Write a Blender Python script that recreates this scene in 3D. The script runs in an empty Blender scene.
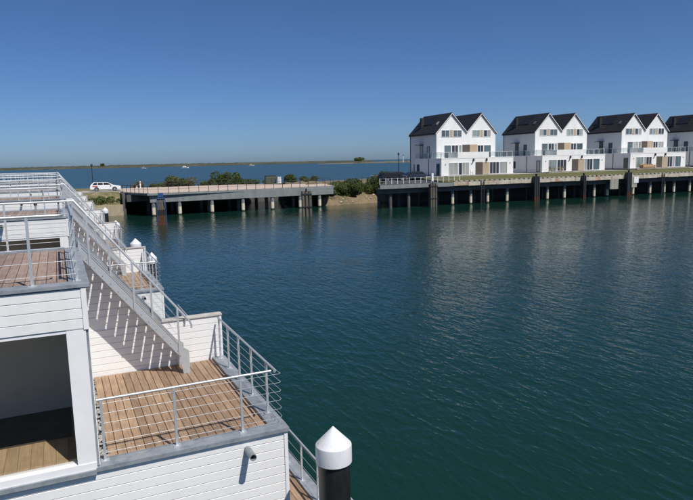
import bpy, math, random
import numpy as np
from mathutils import Vector, Matrix
R = math.radians
random.seed(7)
scene = bpy.context.scene
COL = scene.collection

# ------------------------------------------------------------------ camera
W, H, FPX = 693, 500, 620.0
ROLL = R(1.34); PITCH = math.atan((250 - 160.4) * math.cos(ROLL) / FPX); YAW = R(24.80)
EYE = Vector((0, 0, 7.6))
fw = Vector((math.sin(YAW) * math.cos(PITCH), math.cos(YAW) * math.cos(PITCH), -math.sin(PITCH)))
rt0 = Vector((math.cos(YAW), -math.sin(YAW), 0)); up0 = rt0.cross(fw)
rt = math.cos(ROLL) * rt0 - math.sin(ROLL) * up0; up = math.sin(ROLL) * rt0 + math.cos(ROLL) * up0
cam = bpy.data.cameras.new('camera'); camo = bpy.data.objects.new('camera', cam); COL.objects.link(camo)
m = Matrix((rt, up, -fw)).transposed().to_4x4(); m.translation = EYE; camo.matrix_world = m
cam.sensor_width = 36; cam.lens = FPX / W * 36; cam.clip_end = 60000; cam.clip_start = .05
scene.camera = camo

# ------------------------------------------------------------------ light
SUN = Vector((.22, -.64, 1.0)).normalized()           # towards the sun
el = math.asin(SUN.z); az = math.atan2(SUN.x, SUN.y)
world = bpy.data.worlds.new('World'); scene.world = world; world.use_nodes = True
wn = world.node_tree; bg = wn.nodes['Background']
sky = wn.nodes.new('ShaderNodeTexSky'); sky.sky_type = 'NISHITA'; sky.sun_disc = False
sky.sun_elevation = el; sky.sun_rotation = az; sky.air_density = .6; sky.dust_density = .75; sky.ozone_density = 10.0
hsv = wn.nodes.new('ShaderNodeHueSaturation'); hsv.inputs['Saturation'].default_value = 1.04
wn.links.new(sky.outputs[0], hsv.inputs['Color']); wn.links.new(hsv.outputs[0], bg.inputs[0]); bg.inputs[1].default_value = .093
sl = bpy.data.lights.new('sun', 'SUN'); so = bpy.data.objects.new('sun', sl); COL.objects.link(so)
sl.energy = 4.9; sl.angle = R(.5); sl.color = (1, .95, .87)
so.rotation_euler = SUN.to_track_quat('Z', 'Y').to_euler()
scene.view_settings.view_transform = 'Standard'; scene.view_settings.look = 'None'
scene.view_settings.exposure = 0; scene.view_settings.gamma = 1
scene.render.engine = 'CYCLES'

# ------------------------------------------------------------------ helpers: pixels to points
def ray(x, y): return fw + rt * ((x - W / 2) / FPX) - up * ((y - H / 2) / FPX)
def onz(x, y, z): d = ray(x, y); return EYE + d * ((z - EYE.z) / d.z)
def ony(x, y, Y): d = ray(x, y); return EYE + d * (Y / d.y)

# ------------------------------------------------------------------ materials
def nt(name):
    ma = bpy.data.materials.new(name); ma.use_nodes = True
    n = ma.node_tree; b = n.nodes['Principled BSDF']
    return ma, n, b
def ramp(n, fac, stops):
    r = n.nodes.new('ShaderNodeValToRGB'); e = r.color_ramp.elements
    while len(e) < len(stops): e.new(.5)
    for i, (p, c) in enumerate(stops): e[i].position = p; e[i].color = (*c, 1)
    n.links.new(fac, r.inputs[0]); return r.outputs[0]
def noise(n, scale, detail=4, rough=.55, stretch=(1, 1, 1), coord='Object', rot=(0, 0, 0), off=None):
    tc = n.nodes.new('ShaderNodeTexCoord'); mp = n.nodes.new('ShaderNodeMapping')
    mp.inputs['Scale'].default_value = stretch; mp.inputs['Rotation'].default_value = rot
    src = tc.outputs['Object' if coord == 'World' else coord]
    if coord == 'World':
        g = n.nodes.new('ShaderNodeNewGeometry'); src = g.outputs['Position']
    if off is not None:
        va = n.nodes.new('ShaderNodeVectorMath'); va.operation = 'ADD'
        n.links.new(src, va.inputs[0]); n.links.new(off, va.inputs[1]); src = va.outputs[0]
    n.links.new(src, mp.inputs[0])
    t = n.nodes.new('ShaderNodeTexNoise'); t.inputs['Scale'].default_value = scale
    t.inputs['Detail'].default_value = detail; t.inputs['Roughness'].default_value = rough
    n.links.new(mp.outputs[0], t.inputs[0]); return t.outputs[0]
def mixc(n, fac, a, b, mode='MIX'):
    x = n.nodes.new('ShaderNodeMix'); x.data_type = 'RGBA'; x.blend_type = mode
    for s, v in ((x.inputs[0], fac), (x.inputs[6], a), (x.inputs[7], b)):
        if isinstance(v, (int, float)): s.default_value = v
        elif isinstance(v, tuple): s.default_value = (*v, 1)
        else: n.links.new(v, s)
    return x.outputs[2]
def bump(n, b, h, strength, dist):
    x = n.nodes.new('ShaderNodeBump'); x.inputs['Strength'].default_value = strength
    x.inputs['Distance'].default_value = dist
    n.links.new(h, x.inputs['Height']); n.links.new(x.outputs[0], b.inputs['Normal'])
def rnd(n):
    o = n.nodes.new('ShaderNodeObjectInfo'); return o.outputs['Random']
def plain(name, c, rough=.6, metal=0, var=.12, scale=6, bmp=0, spec=.5, stretch=(1, 1, 1), objvar=0):
    ma, n, b = nt(name)
    f = noise(n, scale, 5, .6, stretch, 'World')
    col = ramp(n, f, [(.3, tuple(v * (1 - var) for v in c)), (.7, tuple(min(1, v * (1 + var)) for v in c))])
    if objvar:
        col = mixc(n, objvar, col, ramp(n, rnd(n), [(0, (.35, .35, .35)), (1, (1, 1, 1))]), 'MULTIPLY')
    n.links.new(col, b.inputs['Base Color'])
    b.inputs['Roughness'].default_value = rough; b.inputs['Metallic'].default_value = metal
    b.inputs['Specular IOR Level'].default_value = spec
    if bmp: bump(n, b, f, .5, bmp)
    return ma
def wood(name, c0, c1, rough=.7, axis=1, ovar=True):
    ma, n, b = nt(name)
    r = rnd(n)
    cb = n.nodes.new('ShaderNodeCombineXYZ'); mu = n.nodes.new('ShaderNodeMath'); mu.operation = 'MULTIPLY'; mu.inputs[1].default_value = 37
    n.links.new(r, mu.inputs[0]); n.links.new(mu.outputs[0], cb.inputs[0]); n.links.new(mu.outputs[0], cb.inputs[1])
    st = [40, 40, 40]; st[axis] = 2.0
    g = noise(n, 1, 6, .65, tuple(st), 'Object', off=cb.outputs[0])
    col = ramp(n, g, [(.25, c0), (.75, c1)])
    blot = noise(n, 2.2, 4, .6, (1, 1, 1), 'Object', off=cb.outputs[0])
    col = mixc(n, .55, col, ramp(n, blot, [(.3, (.55, .52, .5)), (.65, (1, 1, 1))]), 'MULTIPLY')
    col = mixc(n, .75, col, ramp(n, r, [(0, (.55, .53, .52)), (.5, (.82, .8, .8)), (1, (1.0, .98, .95))]), 'MULTIPLY')
    n.links.new(col, b.inputs['Base Color']); b.inputs['Roughness'].default_value = rough
    bump(n, b, g, .5, .004)
    return ma
def glass(name, tint=(.75, .85, .85), base=.04):
    ma = bpy.data.materials.new(name); ma.use_nodes = True; n = ma.node_tree
    n.nodes.remove(n.nodes['Principled BSDF']); out = n.nodes['Material Output']
    t = n.nodes.new('ShaderNodeBsdfTransparent'); t.inputs[0].default_value = (*tint, 1)
    g = n.nodes.new('ShaderNodeBsdfGlossy'); g.inputs['Roughness'].default_value = .01
    f = n.nodes.new('ShaderNodeLayerWeight')
    pw = n.nodes.new('ShaderNodeMath'); pw.operation = 'POWER'; pw.inputs[1].default_value = 5; n.links.new(f.outputs['Facing'], pw.inputs[0])
    f.inputs['Blend'].default_value = .5
    ma_ = n.nodes.new('ShaderNodeMath'); ma_.operation = 'MULTIPLY_ADD'; ma_.inputs[1].default_value = .9; ma_.inputs[2].default_value = base; n.links.new(pw.outputs[0], ma_.inputs[0])
    mx = n.nodes.new('ShaderNodeMixShader')
    n.links.new(ma_.outputs[0], mx.inputs[0]); n.links.new(t.outputs[0], mx.inputs[1]); n.links.new(g.outputs[0], mx.inputs[2])
    n.links.new(mx.outputs[0], out.inputs[0]); return ma

M = {}
def siding():
    ma, n, b = nt('white_siding')
    f = noise(n, 1.3, 5, .6, (1, 1, .35), 'World'); f2 = noise(n, 30, 3, .5, (.15, .15, 1), 'Object')
    col = ramp(n, f, [(.22, (.72, .725, .725)), (.5, (.80, .80, .795)), (.7, (.825, .825, .82))])
    col = mixc(n, .25, col, ramp(n, f2, [(.35, (.85, .85, .86)), (.65, (1, 1, 1))]), 'MULTIPLY')
    col = mixc(n, .3, col, ramp(n, rnd(n), [(0, (.88, .88, .89)), (1, (1, 1, 1))]), 'MULTIPLY')
    f3 = noise(n, 5, 5, .65, (1, 1, .07), 'World')
    col = mixc(n, .8, col, ramp(n, f3, [(.28, (.91, .91, .895)), (.42, (.985, .985, .98)), (.6, (1, 1, 1))]), 'MULTIPLY')
    n.links.new(col, b.inputs['Base Color']); b.inputs['Roughness'].default_value = .45
    bump(n, b, f2, .25, .002); return ma
M['white'] = siding()
M['frame'] = plain('white_frame', (.78, .78, .79), .35, 0, .04, 3)
def galva():
    ma, n, b = nt('galvanised_steel')
    f = noise(n, 22, 4, .7, (1, 1, 1), 'World')
    n.links.new(ramp(n, f, [(.2, (.47, .50, .52)), (.5, (.56, .59, .61)), (.8, (.62, .64, .65))]), b.inputs['Base Color'])
    b.inputs['Metallic'].default_value = .55; b.inputs['Roughness'].default_value = .48; return ma
M['galv'] = galva()
def zinc():
    ma, n, b = nt('zinc_coping')
    f = noise(n, 5, 6, .7, (1, 1, 1), 'World'); f2 = noise(n, 1.1, 3, .5, (1, 1, 1), 'World')
    col = ramp(n, f, [(.25, (.20, .23, .26)), (.5, (.33, .36, .39)), (.8, (.46, .47, .48))])
    col = mixc(n, .5, col, ramp(n, f2, [(.35, (.7, .72, .75)), (.65, (1, 1, 1))]), 'MULTIPLY')
    n.links.new(col, b.inputs['Base Color'])
    b.inputs['Metallic'].default_value = .35; b.inputs['Roughness'].default_value = .55; return ma
M['zinc'] = zinc()
M['cap'] = plain('weathered_cap', (.47, .45, .41), .6, .1, .2, 4)
M['deck'] = wood('deck_wood', (.235, .150, .092), (.54, .385, .258))
M['roofdeck'] = wood('grey_deck_wood', (.25, .175, .138), (.46, .355, .295))
M['tread'] = wood('tread_wood', (.24, .14, .085), (.46, .31, .2))
M['oak'] = wood('oak_floor', (.40, .29, .17), (.58, .44, .28), .4)
M['room'] = plain('room_plaster', (.60, .575, .52), .9, 0, .06, 2)
M['darkfloor'] = plain('dark_floor', (.075, .055, .035), .7, 0, .2, 4)  # floor base, and the sheet that paints shade on the room floor
M['glass'] = glass('window_glass', (.95, .95, .94), .035)
M['pipe'] = plain('pipe_grey', (.30, .32, .34), .5, .3, .15, 10)
M['black'] = plain('black_rubber', (.012, .012, .013), .6, 0, .2, 8)
def capm():
    ma, n, b = nt('white_plastic_cap')
    f = noise(n, 5, 6, .7, (1, 1, .3), 'World'); g = noise(n, 16, 5, .75, (1, 1, .5), 'World')
    col = ramp(n, f, [(.28, (.50, .50, .48)), (.45, (.66, .67, .69)), (.7, (.72, .73, .76))])
    col = mixc(n, .8, col, ramp(n, g, [(.27, (.45, .43, .38)), (.36, (1, 1, 1))]), 'MULTIPLY')
    n.links.new(col, b.inputs['Base Color']); b.inputs['Roughness'].default_value = .5; return ma
M['pilecap'] = capm()
def pileblack():
    ma, n, b = nt('black_pile_coating')
    f = noise(n, 7, 6, .7, (1, 1, .25), 'World')
    n.links.new(ramp(n, f, [(.3, (.008, .008, .010)), (.6, (.016, .016, .018)), (.78, (.05, .05, .052))]), b.inputs['Base Color'])
    b.inputs['Roughness'].default_value = .42; bump(n, b, f, .4, .01); return ma
M['pile'] = pileblack()
M['pebble'] = plain('pebble', (.33, .32, .30), .8, 0, .4, 16)
M['hull'] = plain('pontoon_concrete', (.30, .30, .29), .85, 0, .2, 3)

def waterm():
    ma, n, b = nt('harbour_water')
    def mth(op, x, y=None, z=None):
        q = n.nodes.new('ShaderNodeMath'); q.operation = op
        for i, v in enumerate((x, y, z)):
            if v is None: continue
            if isinstance(v, (int, float)): q.inputs[i].default_value = v
            else: n.links.new(v, q.inputs[i])
        return q.outputs[0]
    def ridge(x, p): return mth('POWER', mth('SUBTRACT', 1.0, mth('ABSOLUTE', mth('MULTIPLY_ADD', x, 2.6, -1.3))), p)
    a = noise(n, 1.15, 3, .5, (1.0, .38, 1), 'World', (0, 0, R(14)))
    a2 = noise(n, 2.3, 3, .5, (1.0, .5, 1), 'World', (0, 0, R(-30)))
    c = noise(n, 7.0, 3, .6, (1.0, .55, 1), 'World', (0, 0, R(30)))
    d = noise(n, .14, 2, .5, (1, .5, 1), 'World', (0, 0, R(8)))
    wp = noise(n, .045, 4, .6, (.45, 1, 1), 'World', (0, 0, R(12)))
    wr = n.nodes.new('ShaderNodeMapRange'); wr.inputs[1].default_value = .35; wr.inputs[2].default_value = .65
    wr.inputs[3].default_value = .55; wr.inputs[4].default_value = 1.12; n.links.new(wp, wr.inputs[0])
    hgt = mth('ADD', mth('MULTIPLY', ridge(a, 2.8), .028), mth('MULTIPLY', ridge(a2, 2.4), .0125))
    hgt = mth('ADD', hgt, mth('MULTIPLY', c, .0115)); hgt = mth('ADD', hgt, mth('MULTIPLY', d, .09))
    bump(n, b, hgt, 1.0, 1.0)
    bn = [q for q in n.nodes if q.type == 'BUMP'][0]; n.links.new(wr.outputs[0], bn.inputs['Strength'])
    # the open bay beyond the bridge is windier: rougher there
    gp = n.nodes.new('ShaderNodeNewGeometry'); sp = n.nodes.new('ShaderNodeSeparateXYZ'); n.links.new(gp.outputs['Position'], sp.inputs[0])
    ro = n.nodes.new('ShaderNodeMapRange'); ro.inputs[1].default_value = 118; ro.inputs[2].default_value = 260; ro.inputs[3].default_value = .06; ro.inputs[4].default_value = .27
    n.links.new(sp.outputs[1], ro.inputs[0]); n.links.new(ro.outputs[0], b.inputs['Roughness'])
    big = noise(n, .012, 2, .5, (1, 1, 1), 'World')
    n.links.new(ramp(n, big, [(.35, (.0045, .026, .0185)), (.65, (.006, .0315, .0225))]), b.inputs['Base Color'])
    b.inputs['IOR'].default_value = 1.33; b.inputs['Specular IOR Level'].default_value = .43
    return ma
M['water'] = waterm()
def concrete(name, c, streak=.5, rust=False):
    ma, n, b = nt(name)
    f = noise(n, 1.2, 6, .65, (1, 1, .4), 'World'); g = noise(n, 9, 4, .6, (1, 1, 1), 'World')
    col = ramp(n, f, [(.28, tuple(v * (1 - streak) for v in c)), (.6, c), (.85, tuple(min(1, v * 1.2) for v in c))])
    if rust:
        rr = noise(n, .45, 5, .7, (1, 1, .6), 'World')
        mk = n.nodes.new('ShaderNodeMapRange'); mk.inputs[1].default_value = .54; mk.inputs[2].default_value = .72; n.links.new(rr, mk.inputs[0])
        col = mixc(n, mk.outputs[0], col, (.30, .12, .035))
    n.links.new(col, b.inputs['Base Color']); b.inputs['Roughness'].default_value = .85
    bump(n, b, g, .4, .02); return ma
M['conc'] = concrete('quay_concrete', (.36, .34, .30))
M['fascia'] = concrete('rusty_fascia', (.52, .47, .38), .4, True)
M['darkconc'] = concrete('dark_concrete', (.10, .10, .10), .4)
M['girder'] = concrete('girder_concrete', (.21, .235, .235), .3)
M['abut'] = concrete('abutment_wall', (.42, .35, .24), .35)
M['dolph'] = wood('weathered_timber', (.07, .06, .05), (.22, .20, .17), .9, 2)
M['rust'] = plain('rusty_steel', (.085, .035, .02), .85, .2, .5, 5)
M['blue'] = plain('blue_paint', (.025, .075, .22), .45, 0, .15, 4)
M['darksteel'] = plain('dark_steel', (.045, .05, .055), .5, .4, .2, 6)
M['paving'] = concrete('pink_paving', (.50, .40, .33), .2)
M['road'] = concrete('pale_road', (.36, .35, .33), .2)
M['asphalt'] = plain('asphalt', (.055, .055, .058), .9, 0, .2, 3)
def ground(name, a, b_, c, sc=.8):
    ma, n, b = nt(name)
    f = noise(n, sc, 6, .7, (1, 1, 1), 'World'); g = noise(n, sc * 9, 4, .7, (1, 1, 1), 'World')
    col = ramp(n, f, [(.3, a), (.52, b_), (.72, c)])
    col = mixc(n, .5, col, ramp(n, g, [(.3, (.5, .5, .5)), (.7, (1, 1, 1))]), 'MULTIPLY')
    n.links.new(col, b.inputs['Base Color']); b.inputs['Roughness'].default_value = .95
    bump(n, b, g, .8, .12); return ma
M['lawn'] = ground('lawn', (.075, .085, .022), (.11, .11, .032), (.15, .13, .05), .5)
M['bank'] = ground('earth_bank', (.06, .085, .022), (.17, .15, .07), (.33, .26, .16), .6)
M['shore'] = ground('sandy_shore', (.09, .085, .04), (.20, .155, .095), (.29, .20, .115), .5)
M['far'] = ground('far_land', (.030, .042, .026), (.062, .066, .038), (.11, .10, .065), .01)
M['spit'] = ground('sand_spit', (.06, .065, .038), (.14, .125, .08), (.24, .20, .13), .012)
def leafm(name, a, b_):
    ma, n, b = nt(name)
    f = noise(n, .9, 4, .6, (1, 1, 1), 'World')
    n.links.new(ramp(n, f, [(.3, a), (.7, b_)]), b.inputs['Base Color'])
    b.inputs['Roughness'].default_value = .85; b.inputs['Specular IOR Level'].default_value = .2; return ma
M['leaf'] = leafm('bush_leaf', (.055, .08, .022), (.115, .145, .045))
M['leafdark'] = leafm('dark_bush_leaf', (.042, .07, .02), (.095, .13, .036))
M['leafdry'] = leafm('dry_bush_leaf', (.10, .095, .045), (.17, .15, .08))
M['bark'] = plain('bark', (.09, .07, .05), .9, 0, .3, 5)
M['render'] = plain('white_render', (.77, .77, .765), .8, 0, .06, .9, stretch=(1, 1, .25))
def rooft():
    ma, n, b = nt('black_roof_tile')
    f = noise(n, 1.5, 5, .65, (1, 1, 1), 'World')
    n.links.new(ramp(n, f, [(.3, (.016, .015, .016)), (.7, (.032, .029, .029))]), b.inputs['Base Color'])
    b.inputs['Roughness'].default_value = .55; return ma
M['roof'] = rooft()
M['solar'] = plain('solar_glass', (.012, .014, .02), .5, 0, .2, .5)
M['tan'] = plain('tan_panel', (.42, .33, .23), .7, 0, .08, 2)
M['brown'] = plain('brown_panel', (.085, .068, .055), .7, 0, .15, 2)
def pane(name, c, pale=(.42, .43, .41), share=.3):
    ma, n, b = nt(name)
    col = ramp(n, noise(n, .8, 3, .5, (1, 1, .3), 'World'), [(.35, tuple(v * .5 for v in c)), (.65, c)])
    r = rnd(n); cur = ramp(n, noise(n, 14, 2, .5, (1, 1, .02), 'World'), [(.35, tuple(v * .55 for v in pale)), (.65, pale)])
    st = n.nodes.new('ShaderNodeMath'); st.operation = 'LESS_THAN'; st.inputs[1].default_value = share; n.links.new(r, st.inputs[0])
    col = mixc(n, st.outputs[0], col, cur)
    n.links.new(col, b.inputs['Base Color'])
    b.inputs['Roughness'].default_value = .04; b.inputs['Specular IOR Level'].default_value = .8; return ma
M['pane'] = pane('dark_pane', (.035, .045, .055))
M['panepale'] = pane('curtained_pane', (.30, .36, .34))
M['paneblue'] = pane('blue_pane', (.10, .14, .16))
M['balglass'] = glass('balustrade_glass', (.80, .84, .84))
M['carwhite'] = plain('white_car_paint', (.78, .79, .80), .2, 0, .02, 1)
M['carblack'] = plain('black_car_paint', (.015, .016, .02), .15, 0, .1, 1)
M['carblue'] = plain('dark_blue_car_paint', (.02, .03, .05), .15, 0, .1, 1)
M['carglass'] = plain('car_glass', (.012, .014, .016), .06, 0, .1, 1)
M['tyre'] = plain('tyre', (.015, .015, .015), .85, 0, .2, 5)
M['rim'] = plain('alloy_rim', (.5, .5, .52), .3, .8, .05, 5)
M['red'] = plain('red_decal', (.55, .06, .03), .4, 0, .05, 3)
M['lampred'] = plain('red_lens', (.10, .008, .008), .2, 0, .05, 3)
M['lens'] = plain('clear_lens', (.7, .72, .74), .1, 0, .03, 3)
M['wicker'] = plain('wicker', (.30, .19, .10), .85, 0, .4, 6)
M['cushion'] = plain('cushion_fabric', (.5, .38, .26), .9, 0, .1, 6)
M['boat'] = plain('boat_white', (.8, .8, .8), .35, 0, .03, 1)
M['cab'] = plain('green_cabinet', (.075, .085, .06), .6, 0, .15, 2)
M['plate'] = plain('white_plate', (.78, .78, .78), .5, 0, .03, 2)

# ------------------------------------------------------------------ mesh helpers
class MB:
    def __init__(s): s.v = []; s.f = []; s.sm = []
    def add(s, vs, fs, smooth=False):
        o = len(s.v); s.v += [tuple(p) for p in vs]
        for f in fs: s.f.append(tuple(i + o for i in f)); s.sm.append(smooth)
    def box(s, x0, x1, y0, y1, z0, z1, skew=None):
        s.add([(x0, y0, z0), (x1, y0, z0), (x1, y1, z0), (x0, y1, z0), (x0, y0, z1), (x1, y0, z1), (x1, y1, z1), (x0, y1, z1)],
              [(0, 3, 2, 1), (4, 5, 6, 7), (0, 1, 5, 4), (1, 2, 6, 5), (2, 3, 7, 6), (3, 0, 4, 7)])
    def bbox(s, x0, x1, y0, y1, z0, z1, b):
        """box whose top edges are chamfered"""
        s.add([(x0, y0, z0), (x1, y0, z0), (x1, y1, z0), (x0, y1, z0), (x0, y0, z1 - b), (x1, y0, z1 - b), (x1, y1, z1 - b), (x0, y1, z1 - b),
               (x0 + b, y0 + b, z1), (x1 - b, y0 + b, z1), (x1 - b, y1 - b, z1), (x0 + b, y1 - b, z1)],
              [(0, 3, 2, 1), (8, 9, 10, 11)] + [(i, (i + 1) % 4, 4 + (i + 1) % 4, 4 + i) for i in range(4)] + [(4 + i, 4 + (i + 1) % 4, 8 + (i + 1) % 4, 8 + i) for i in range(4)])
    def prism(s, poly, axis, a, b):
        """polygon in the two other axes, swept along axis from a to b"""
        n = len(poly)
        def pt(p, t): q = list(p); q.insert(axis, t); return tuple(q)
        s.add([pt(p, a) for p in poly] + [pt(p, b) for p in poly],
              [tuple(range(n)), tuple(range(2 * n - 1, n - 1, -1))] + [(i, i + n, (i + 1) % n + n, (i + 1) % n) for i in range(n)])
    def tube(s, pts, r, n=8, cap=True):
        pts = [Vector(p) for p in pts]; rings = []
        for i, p in enumerate(pts):
            t = ((pts[i] - pts[i - 1]).normalized() if i else Vector()) + ((pts[i + 1] - pts[i]).normalized() if i + 1 < len(pts) else Vector())
            t.normalize(); a = Vector((0, 0, 1)) if abs(t.z) < .9 else Vector((1, 0, 0))
            u = t.cross(a).normalized(); w = u.cross(t)
            rr = r[i] if isinstance(r, (list, tuple)) else r
            rings.append([p + (u * math.cos(2 * math.pi * k / n) + w * math.sin(2 * math.pi * k / n)) * rr for k in range(n)])
        vs = [q for g in rings for q in g]; fs = []
        for i in range(len(pts) - 1):
            for k in range(n): fs.append((i * n + k, i * n + (k + 1) % n, (i + 1) * n + (k + 1) % n, (i + 1) * n + k))
        s.add(vs, fs, True)
        if cap: s.add(rings[0], [tuple(range(n))]); s.add(rings[-1], [tuple(range(n - 1, -1, -1))])
    def lathe(s, prof, cx=0, cy=0, n=24, smooth=True):
        vs = []; fs = []
        for r, z in prof:
            for k in range(n): vs.append((cx + r * math.cos(2 * math.pi * k / n), cy + r * math.sin(2 * math.pi * k / n), z))
        for i in range(len(prof) - 1):
            for k in range(n): fs.append((i * n + k, i * n + (k + 1) % n, (i + 1) * n + (k + 1) % n, (i + 1) * n + k))
        s.add(vs, fs, smooth)
        s.add(vs[:n], [tuple(range(n - 1, -1, -1))]); s.add(vs[-n:], [tuple(range(n))])
    def mesh(s, name, mat):
        me = bpy.data.meshes.new(name); me.from_pydata(s.v, [], s.f)
        me.polygons.foreach_set('use_smooth', s.sm); me.update()
        import bmesh
        bm = bmesh.new(); bm.from_mesh(me); bmesh.ops.recalc_face_normals(bm, faces=bm.faces); bm.to_mesh(me); bm.free()
        me.materials.append(M[mat]); return me
    def build(s, name, mat, parent=None, loc=(0, 0, 0)):
        return link(name, s.mesh(name, mat), parent, loc)
def link(name, me, parent=None, loc=(0, 0, 0), rot=(0, 0, 0)):
    o = bpy.data.objects.new(name, me); COL.objects.link(o); o.parent = parent; o.location = loc; o.rotation_euler = rot; return o
def bx(name, mat, parent, *a, loc=(0, 0, 0)):
    b = MB(); b.box(*a); return b.build(name, mat, parent, loc)
def empty(name, loc=(0, 0, 0), rz=0):
    o = bpy.data.objects.new(name, None); COL.objects.link(o); o.location = loc; o.rotation_euler = (0, 0, rz); o.empty_display_size = .3; return o
def tag(o, label=None, cat=None, group=None, kind=None):
    if label: o['label'] = label
    if cat: o['category'] = cat
    if group: o['group'] = group
    if kind: o['kind'] = kind
    return o
def copy_tree(o, parent=None, skip=()):
    c = o.copy(); COL.objects.link(c); c.parent = parent
    for ch in list(o.children):
        if ch.name.split('.')[0] not in skip: copy_tree(ch, c, skip)
    return c

# ------------------------------------------------------------------ setting: water, far land
S = 30000
b = MB(); b.add([(-S, -S, 0), (S, -S, 0), (S, S, 0), (-S, S, 0)], [(0, 1, 2, 3)])
tag(b.build('water', 'water'), kind='structure')

def strip(name, px0, px1, dist, depth, hfun, mat, step=4):
    vs = []; fs = []; k = 0; x = px0
    while x <= px1:
        d = ray(x, 160); d = Vector((d.x, d.y, 0)).normalized(); h = hfun(x); dd = dist(x)
        for t, z in ((0, -.3), (.05, .45 * h), (.25, h), (.8, h * .9), (1, -.3)):
            p = d * (dd + depth * t); vs.append((p.x, p.y, z))
        if k:
            for j in range(4): fs.append(((k - 1) * 5 + j, k * 5 + j, k * 5 + j + 1, (k - 1) * 5 + j + 1))
        k += 1; x += step
    q = MB(); q.add(vs, fs); return tag(q.build(name, mat), kind='structure')
rn = random.Random(3)
hs = [rn.uniform(.75, 1.2) for _ in range(900)]
strip('far_shore', -260, 372, lambda x: 2500 - 1.2 * x, 420, lambda x: (8.2 if x < 180 else 8.2 - (x - 180) * .014) * (.75 + .5 * hs[int(x + 261) // 2]), 'far', 1)
strip('sand_spit', 318, 900, lambda x: 1500 - 1.6 * (x - 318), 260, lambda x: min(4.2, .3 + (x - 318) * .045) * hs[int(x) % 900], 'spit', 2)

# ------------------------------------------------------------------ foliage
def foliage(rx, ry, rz, n, leaf, seed, lumps=9):
    g = np.random.default_rng(seed)
    cen = g.normal(0, .42, (lumps, 3)); cen[:, 2] = np.abs(cen[:, 2]) * .9 + .15; rad = g.uniform(.28, .55, lumps)
    idx = g.integers(0, lumps, n); d = g.normal(0, 1, (n, 3)); d /= np.linalg.norm(d, axis=1)[:, None]
    p = cen[idx] + d * (rad[idx] * g.uniform(.55, 1.08, n) ** .6)[:, None]
    p = p * np.array([rx, ry, rz]); keep = p[:, 2] > -.05 * rz; p = p[keep]; n = len(p)
    a = g.normal(0, 1, (n, 3)); a /= np.linalg.norm(a, axis=1)[:, None]
    c = np.cross(a, g.normal(0, 1, (n, 3))); c /= np.linalg.norm(c, axis=1)[:, None]
    s = leaf * g.uniform(.6, 1.3, n)[:, None]
    vs = np.stack([p - a * s, p - c * s * .5, p + a * s, p + c * s * .5], 1).reshape(-1, 3)
    q = MB(); q.v = [tuple(x) for x in vs]; q.f = [(4 * i, 4 * i + 1, 4 * i + 2, 4 * i + 3) for i in range(n)]; q.sm = [False] * n
    return q
def bush(loc, rx, ry, rz, seed, label, mat='leaf', n=6500, leaf=.12, cat='bush', group='bushes by the water', name='bush'):
    e = empty(name, loc); tag(e, label, cat, group)
    foliage(rx, ry, rz, n, leaf, seed).build('crown', mat, e)
    q = MB(); g = random.Random(seed)
    for k in range(5):
        a = g.uniform(0, 6.28); q.tube([(0, 0, -.3), (.2 * rx * math.cos(a), .2 * ry * math.sin(a), .4 * rz), (.5 * rx * math.cos(a), .5 * ry * math.sin(a), .85 * rz)], [.07, .05, .02], 5)
    q.build('trunk', 'bark', e); return e
def far_tree(x, dist, w, h, z0, seed, label):
    d = ray(x, 160); d = Vector((d.x, d.y, 0)).normalized() * dist
    e = empty('tree', (d.x, d.y, z0)); tag(e, label, 'tree')
    foliage(w * .62, w * .62, h * .5, 2600, w * .07, seed, 12).build('crown', 'leafdark', e, (0, 0, h * .34))
    q = MB()
    for k in range(4): q.tube([(w * (k - 1.5) * .14, 0, -.5), (w * (k - 1.5) * .2, 0, h * .62)], [h * .03, h * .015], 5)
    q.build('trunk', 'bark', e)
far_tree(359.5, 1490, 19, 13, 2, 5, 'lone dark clump of trees standing on the sandy spit')
far_tree(102, 2450, 12, 15, 4, 8, 'small dark tree sticking up from the low far shore')

# ------------------------------------------------------------------ floating house (local x = world X, local y = Y - front)
Y0, STEP = 9.67, 13.63
Z1, ZR = 3.09, 5.93          # coping tops
BK = 4.49                    # face of the back parapet
XR, XL = 3.26, -7.0
BH = .153

def board_mesh(length, h=BH):
    """shiplap board facing -y, running along +x from 0"""
    q = MB(); t = .005
    q.prism([(0, .002), (-.012, .002), (-.018, .009), (-.018, h - .008), (-.015, h - t), (0, h - t)], 0, 0, length)
    return q.mesh('siding_board', 'white')
_bm = {}
def boards(parent, x0, x1, z0, z1, y, face='front'):
    z = z0
    while z < z1 - .05:
        hh = min(BH, z1 - z); L = round(x1 - x0, 3); k = (L, round(hh, 3))
        if k not in _bm: _bm[k] = board_mesh(L, hh)
        if face == 'front': link('siding_board', _bm[k], parent, (x0, y, z))
        else: link('siding_board', _bm[k], parent, (y, x0, z), (0, 0, R(90)))
        z += BH

def railing(root, pts, zb, zt, posts, wires=5, name='railing', ends=None):
    """horizontal run: pts in xy, posts in xy"""
    e = empty(name); e.parent = root
    q = MB(); q.tube([(x, y, zt) for x, y in pts], .021, 10); q.build('top_rail', 'galv', e)
    for (x, y) in posts:
        q = MB(); q.box(x - .006, x + .006, y - .03, y + .03, zb, zt - .02) if False else q.box(x - .019, x + .019, y - .019, y + .019, zb + .012, zt - .015)
        q.box(x - .06, x + .06, y - .05, y + .05, zb, zb + .012); q.build('post', 'galv', e)
    for k in range(wires):
        z = zb + .13 + (zt - zb - .2) * k / max(1, wires - 1)
        q = MB(); q.tube([(x, y, z) for x, y in (ends or pts)], .0042, 5); q.build('wire', 'galv', e)
    return e

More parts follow.
